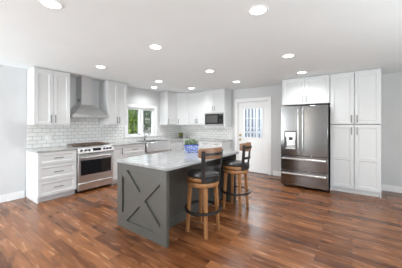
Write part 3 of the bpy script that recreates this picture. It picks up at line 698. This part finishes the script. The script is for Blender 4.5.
# ------------------------------------------------------------------ stools
def stool():
    r = thing('counter_stool', 'nearer wooden counter stool with black leather seat at the island', 'stool', (-1.578, 2.25, 0), 0, 'counter stools at the island')
    legs_a = [R(45 + 90 * k) for k in range(4)]
    for a in legs_a:
        c, s = math.cos(a), math.sin(a)
        MB().bar((0.205 * c, 0.205 * s, 0.0), (0.168 * c, 0.168 * s, 0.608), 0.034, 0.044, a - math.pi / 4).build('leg', M['stoolwood'], r, bevel=0.003)
    SW = R(-14)     # the seat swivels on the legs
    MB().lathe([(0.150, 0.609), (0.203, 0.609), (0.206, 0.613), (0.206, 0.655), (0.203, 0.659), (0.150, 0.659), (0.150, 0.609)], 40).build('seat_apron', M['stoolwood'], r)
    MB().lathe([(0, 0.6595), (0.12, 0.6595), (0.12, 0.6745), (0, 0.6745)], 32).build('swivel', M['darkmetal'], r)
    MB().lathe([(0, 0.675), (0.201, 0.675), (0.209, 0.680), (0.211, 0.698), (0.208, 0.716), (0.202, 0.719), (0, 0.719)], 40).build('seat_ring', M['stoolwood'], r)
    MB().lathe([(0, 0.7195), (0.190, 0.7195), (0.204, 0.728), (0.206, 0.742), (0.194, 0.758), (0.155, 0.771), (0.08, 0.777), (0, 0.779)], 40).build('seat_cushion', M['leather'], r)
    fr = MB()
    fr.lathe([(0.213, 0.285), (0.240, 0.285), (0.244, 0.290), (0.244, 0.305), (0.240, 0.310), (0.213, 0.310), (0.213, 0.285)], 48)
    fr.build('foot_ring', M['darkmetal'], r)
    # back frame: band round the seat, two flat posts, mid bands
    bk = MB(); PA = 40
    bk.arc_band(0.2115, 0.2195, 0.676, 0.728, SW - R(PA), SW + R(PA), 24)
    bk.arc_band(0.226, 0.234, 0.835, 0.872, SW - R(PA), SW + R(PA), 20)
    bk.arc_band(0.2485, 0.2565, 1.005, 1.038, SW - R(PA), SW + R(PA), 20)
    for a in (SW - R(PA), SW + R(PA)):
        c, s = math.cos(a), math.sin(a); tx, ty = -s, c
        prof = [(0.2155, 0.676), (0.218, 0.76), (0.230, 0.85), (0.245, 0.96), (0.2525, 1.06)]
        rows = []
        for rad, z in prof:
            rows.append([bk.bm.verts.new((c * (rad + o) + tx * w_, s * (rad + o) + ty * w_, z)) for o, w_ in ((-0.005, -0.024), (0.005, -0.024), (0.005, 0.024), (-0.005, 0.024))])
        for A, B in zip(rows, rows[1:]):
            for k in range(4): bk.face([A[k], A[(k + 1) % 4], B[(k + 1) % 4], B[k]])
        bk.face(rows[0][::-1]); bk.face(rows[-1])
    bk.build('back_frame', M['darkmetal'], r)
    # curved wooden top rail, slightly crowned
    m = MB(); rows = []; seg = 28
    for i in range(seg + 1):
        t = i / seg; a = SW + R(-55 + 110 * t); e = abs(2 * t - 1); ca, sa = math.cos(a), math.sin(a)
        zt = 1.094 - 0.018 * e ** 4; zb = 0.962 + 0.022 * e ** 4
        rows.append([m.bm.verts.new((rd * ca, rd * sa, z)) for rd, z in ((0.214, zb), (0.243, zb), (0.2475, zb + 0.03), (0.2475, zt - 0.012), (0.243, zt), (0.218, zt))])
    for A, B in zip(rows, rows[1:]):
        for k in range(6): m.face([A[k], A[(k + 1) % 6], B[(k + 1) % 6], B[k]])
    m.face(rows[0][::-1]); m.face(rows[-1])
    m.build('top_rail', M['railwood'], r)
    return r
s1 = stool()
s2 = dup(s1, (-1.555, 3.155, 0), 0, 'farther wooden counter stool with black leather seat, nearest the back door')
for ch in s2.children:      # its seat is swivelled a little further
    if ch.name.split('.')[0] in ('swivel', 'seat_ring', 'seat_cushion', 'back_frame', 'top_rail'): ch.rotation_euler = (0, 0, R(20))

# ------------------------------------------------------------------ recessed lights
def recessed(x, y, label, first=[None]):
    if first[0] is None:
        r = thing('recessed_light', label, 'ceiling light', (x, y, H), 0, 'recessed ceiling lights')
        MB().lathe([(0.072, -0.001), (0.072, -0.006), (0.090, -0.006), (0.096, -0.001)], 32).build('trim_ring', M['trim'], r)
        MB().lathe([(0, -0.004), (0.0715, -0.004), (0.0715, -0.001), (0, -0.001)], 32).build('lens', M['lens'], r)
        l = bpy.data.lights.new('lamp', 'AREA'); l.shape = 'DISK'; l.size = 0.14; l.energy = LAMP_W; l.color = (0.97, 0.985, 1.0); l.spread = R(140)
        o = bpy.data.objects.new('lamp', l); COL.objects.link(o); o.parent = r; o.location = (0, 0, -0.012)
        first[0] = r; return r
    return dup(first[0], (x, y, H), 0, label)
for x, y, lb in (
    (-2.15, 0.74, 'large recessed ceiling light at the top left above the floor'),
    (-0.71, 1.90, 'large recessed ceiling light at the top, the one right of the island'),
    (-2.18, 1.98, 'recessed ceiling light over the near end of the island'),
    (-3.75, 2.08, 'recessed ceiling light in front of the range hood'),
    (-2.29, 3.50, 'recessed ceiling light over the far end of the island'),
    (-0.80, 3.43, 'recessed ceiling light second closest to the refrigerator'),
    (-0.83, 4.68, 'recessed ceiling light just before the cabinet above the refrigerator'),
    (-3.85, 3.60, 'recessed ceiling light between the island and the sink window'),
    (-4.58, 4.10, 'recessed ceiling light close above the sink window'),
    (-3.80, 4.82, 'recessed ceiling light in front of the corner upper cabinets'),
    (-2.32, 4.75, 'recessed ceiling light in front of the white back door')):
    recessed(x, y, lb)

# ------------------------------------------------------------------ small things
def planter():
    r = thing('planter', 'rectangular blue and white china planter standing on the island', 'planter', (-2.25, 2.86, ITOP), R(37))
    a, b = 0.118, 0.075
    m = MB(); pr = [(0.86, 0.0), (0.90, 0.012), (1.0, 0.122)]
    rows = [[m.bm.verts.new((sx * a * k, sy * b * k, z)) for sx, sy in ((-1, -1), (1, -1), (1, 1), (-1, 1))] for k, z in pr]
    for A, B in zip(rows, rows[1:]):
        for k in range(4): m.face([A[k], A[(k + 1) % 4], B[(k + 1) % 4], B[k]])
    m.face(rows[0][::-1]); inner = [m.bm.verts.new((sx * (a - 0.012), sy * (b - 0.012), 0.122)) for sx, sy in ((-1, -1), (1, -1), (1, 1), (-1, 1))]
    bot = [m.bm.verts.new((sx * (a - 0.016), sy * (b - 0.016), 0.08)) for sx, sy in ((-1, -1), (1, -1), (1, 1), (-1, 1))]
    for k in range(4):
        m.face([rows[-1][k], rows[-1][(k + 1) % 4], inner[(k + 1) % 4], inner[k]]); m.face([inner[k], inner[(k + 1) % 4], bot[(k + 1) % 4], bot[k]])
    m.face(bot); m.build('box', M['china'], r, smooth=False)
    rim = MB(); q = 0.008
    rim.box(-a - q, a + q, -b - q, -b + 0.012, 0.1225, 0.135).box(-a - q, a + q, b - 0.012, b + q, 0.1225, 0.135).box(-a - q, -a + 0.012, -b + 0.012, b - 0.012, 0.1225, 0.135).box(a - 0.012, a + q, -b + 0.012, b - 0.012, 0.1225, 0.135)
    rim.build('rim', M['china_blue'], r, bevel=0.003)
    MB().box(-a + 0.014, a - 0.014, -b + 0.014, b - 0.014, 0.082, 0.117).build('soil', M['soil'], r)
    rnd = random.Random(3)
    lf = MB()
    for i in range(420):
        x, y = rnd.uniform(-a, a) * 0.9, rnd.uniform(-b, b) * 0.9
        top_ = 0.145 + 0.07 * math.sqrt(max(0, 1 - (x / a) ** 2 * 0.9)) * math.sqrt(max(0, 1 - (y / b) ** 2 * 0.7))
        z = rnd.uniform(0.122, top_)
        d = Vector((x / a + rnd.uniform(-.6, .6), y / b + rnd.uniform(-.6, .6), rnd.uniform(0.1, 1.1)))
        lf.leaf(Vector((x, y, z)), d, Vector((rnd.uniform(-1, 1), rnd.uniform(-1, 1), 1)), rnd.uniform(0.022, 0.038), rnd.uniform(0.014, 0.024))
    lf.build('foliage', M['leaf'], r)
planter()
def small_plant():
    r = thing('potted_plant', 'small leafy plant in a dark pot on the corner worktop', 'plant', (-4.72, 5.42, CT1 + 0.0005))
    MB().lathe([(0, 0), (0.05, 0), (0.075, 0.03), (0.08, 0.06), (0.066, 0.09), (0.058, 0.09), (0.058, 0.075), (0, 0.075)], 24).build('pot', M['pot'], r)
    rnd = random.Random(5); lf = MB()
    for i in range(150):
        a = rnd.uniform(0, 6.28); q = rnd.uniform(0.0, 0.05); z = rnd.uniform(0.075, 0.15)
        d = Vector((math.cos(a), math.sin(a), rnd.uniform(0.2, 1.6)))
        lf.leaf(Vector((q * math.cos(a), q * math.sin(a), z)), d, Vector((0, 0, 1)), rnd.uniform(0.05, 0.085), rnd.uniform(0.02, 0.034))
    lf.build('foliage', M['leaf_y'], r)
small_plant()
def outlet(loc, rz, label):
    r = thing('wall_outlet', label, 'outlet', loc, rz, 'wall outlets')
    MB().box(-0.058, 0.058, -0.007, 0, -0.058, 0.058).build('cover_plate', M['white_plastic'], r, bevel=0.003)
    for x in (-0.027, 0.027):
        MB().box(x - 0.017, x + 0.017, -0.0095, -0.0072, -0.034, 0.034).build('socket', M['trim'], r, bevel=0.002)
outlet((WX + TT + 0.0002, 1.70, 1.115), RZ, 'white double outlet plate on the tile left of the range')
def register():
    r = thing('floor_register', 'small brown floor register by the wall beside the refrigerator', 'vent', (-1.60, 5.45, 0))
    MB().box(-0.15, 0.15, -0.06, 0.06, 0.0004, 0.004).build('plate', M['vent'], r)
    g = MB()
    for k in range(9): g.box(-0.13 + k * 0.031, -0.114 + k * 0.031, -0.045, 0.045, 0.0042, 0.006)
    g.build('grille', M['black'], r)
register()

# ------------------------------------------------------------------ outdoors
struct(MB().box(-30, 20, -20, 30, -0.62, -0.5).build('ground', M['grass']))
struct(MB().box(-5.0, 0.5, WY + T + 0.01, 9.0, -0.16, -0.04).build('porch_floor', M['deck']))
def tree(label, x, y, h, rad, mat_, n, seed, trunk_r=0.09, zc=None):
    rnd = random.Random(seed)
    r = thing('tree', label, 'tree', (x, y, -0.5))
    tk = MB(); tk.tube([(0, 0, 0), (0.03, 0.02, h * 0.3), (-0.02, 0.05, h * 0.55)], [trunk_r, trunk_r * 0.8, trunk_r * 0.5], 10)
    for k in range(6):
        a = k * 1.05 + rnd.random(); z = h * (0.28 + 0.05 * k)
        tk.tube([(0, 0.02, z), (rad * 0.4 * math.cos(a), rad * 0.4 * math.sin(a), z + h * 0.14), (rad * 0.75 * math.cos(a), rad * 0.75 * math.sin(a), z + h * 0.22)], [trunk_r * 0.5, trunk_r * 0.3, trunk_r * 0.1], 7)
    tk.build('trunk', M['bark'], r)
    lf = MB(); zc = zc or h * 0.6
    cl = [(rnd.uniform(-1, 1) * rad * 0.7, rnd.uniform(-1, 1) * rad * 0.7, zc + rnd.uniform(-1, 1) * h * 0.34, rad * rnd.uniform(0.25, 0.45)) for _ in range(26)]
    for i in range(n):
        cx, cy, cz, cr = rnd.choice(cl)
        v = Vector((rnd.gauss(0, 1), rnd.gauss(0, 1), rnd.gauss(0, 1))).normalized() * cr * rnd.uniform(0.6, 1)
        lf.leaf(Vector((cx, cy, cz)) + v, v + Vector((rnd.uniform(-.4, .4), rnd.uniform(-.4, .4), -0.2)), Vector((rnd.uniform(-1, 1), rnd.uniform(-1, 1), 1)), rnd.uniform(0.10, 0.17), rnd.uniform(0.06, 0.10))
    lf.build('crown', mat_, r)
tree('bright yellow-green tree seen through the left window pane', -8.1, 5.6, 4.2, 0.95, M['tree_bright'], 4600, 1)
tree('darker green tree seen through the right window pane', -8.2, 7.8, 4.4, 1.0, M['tree_dark'], 5600, 2)
tree('dark green tree farther off behind the window trees', -11.8, 8.4, 5.0, 2.1, M['tree_dark'], 9000, 4)

def slat_screen():
    r = thing('slat_screen', 'white vertical slat screen on the porch beyond the door glass', 'screen', (-4.4, 7.6, -0.04))
    n = 22; sp = 0.135
    for z in (0.08, 1.1, 2.15): MB().box(0, n * sp, 0.0, 0.03, z, z + 0.07).build('rail', M['trim'], r)
    for k in range(n): MB().box(k * sp + 0.03, k * sp + 0.10, -0.025, -0.0005, 0.03, 2.3).build('slat', M['trim'], r)
    for x in (-0.09, n * sp): MB().box(x + 0.0005, x + 0.09, -0.03, 0.06, 0, 2.4).build('post', M['trim'], r)
slat_screen()
hs = thing('neighbouring_house', 'slate blue house wall behind the porch screen', 'house', (-3.5, 11.0, -0.5))
MB().box(-5, 4, 0, 0.3, 0, 4.2).build('siding', M['blue_wall'], hs)
MB().prism_x([(-0.5, 4.2), (3.2, 6.2), (3.2, 4.2)], -5.3, 4.3).build('roof', M['darkside'], hs)
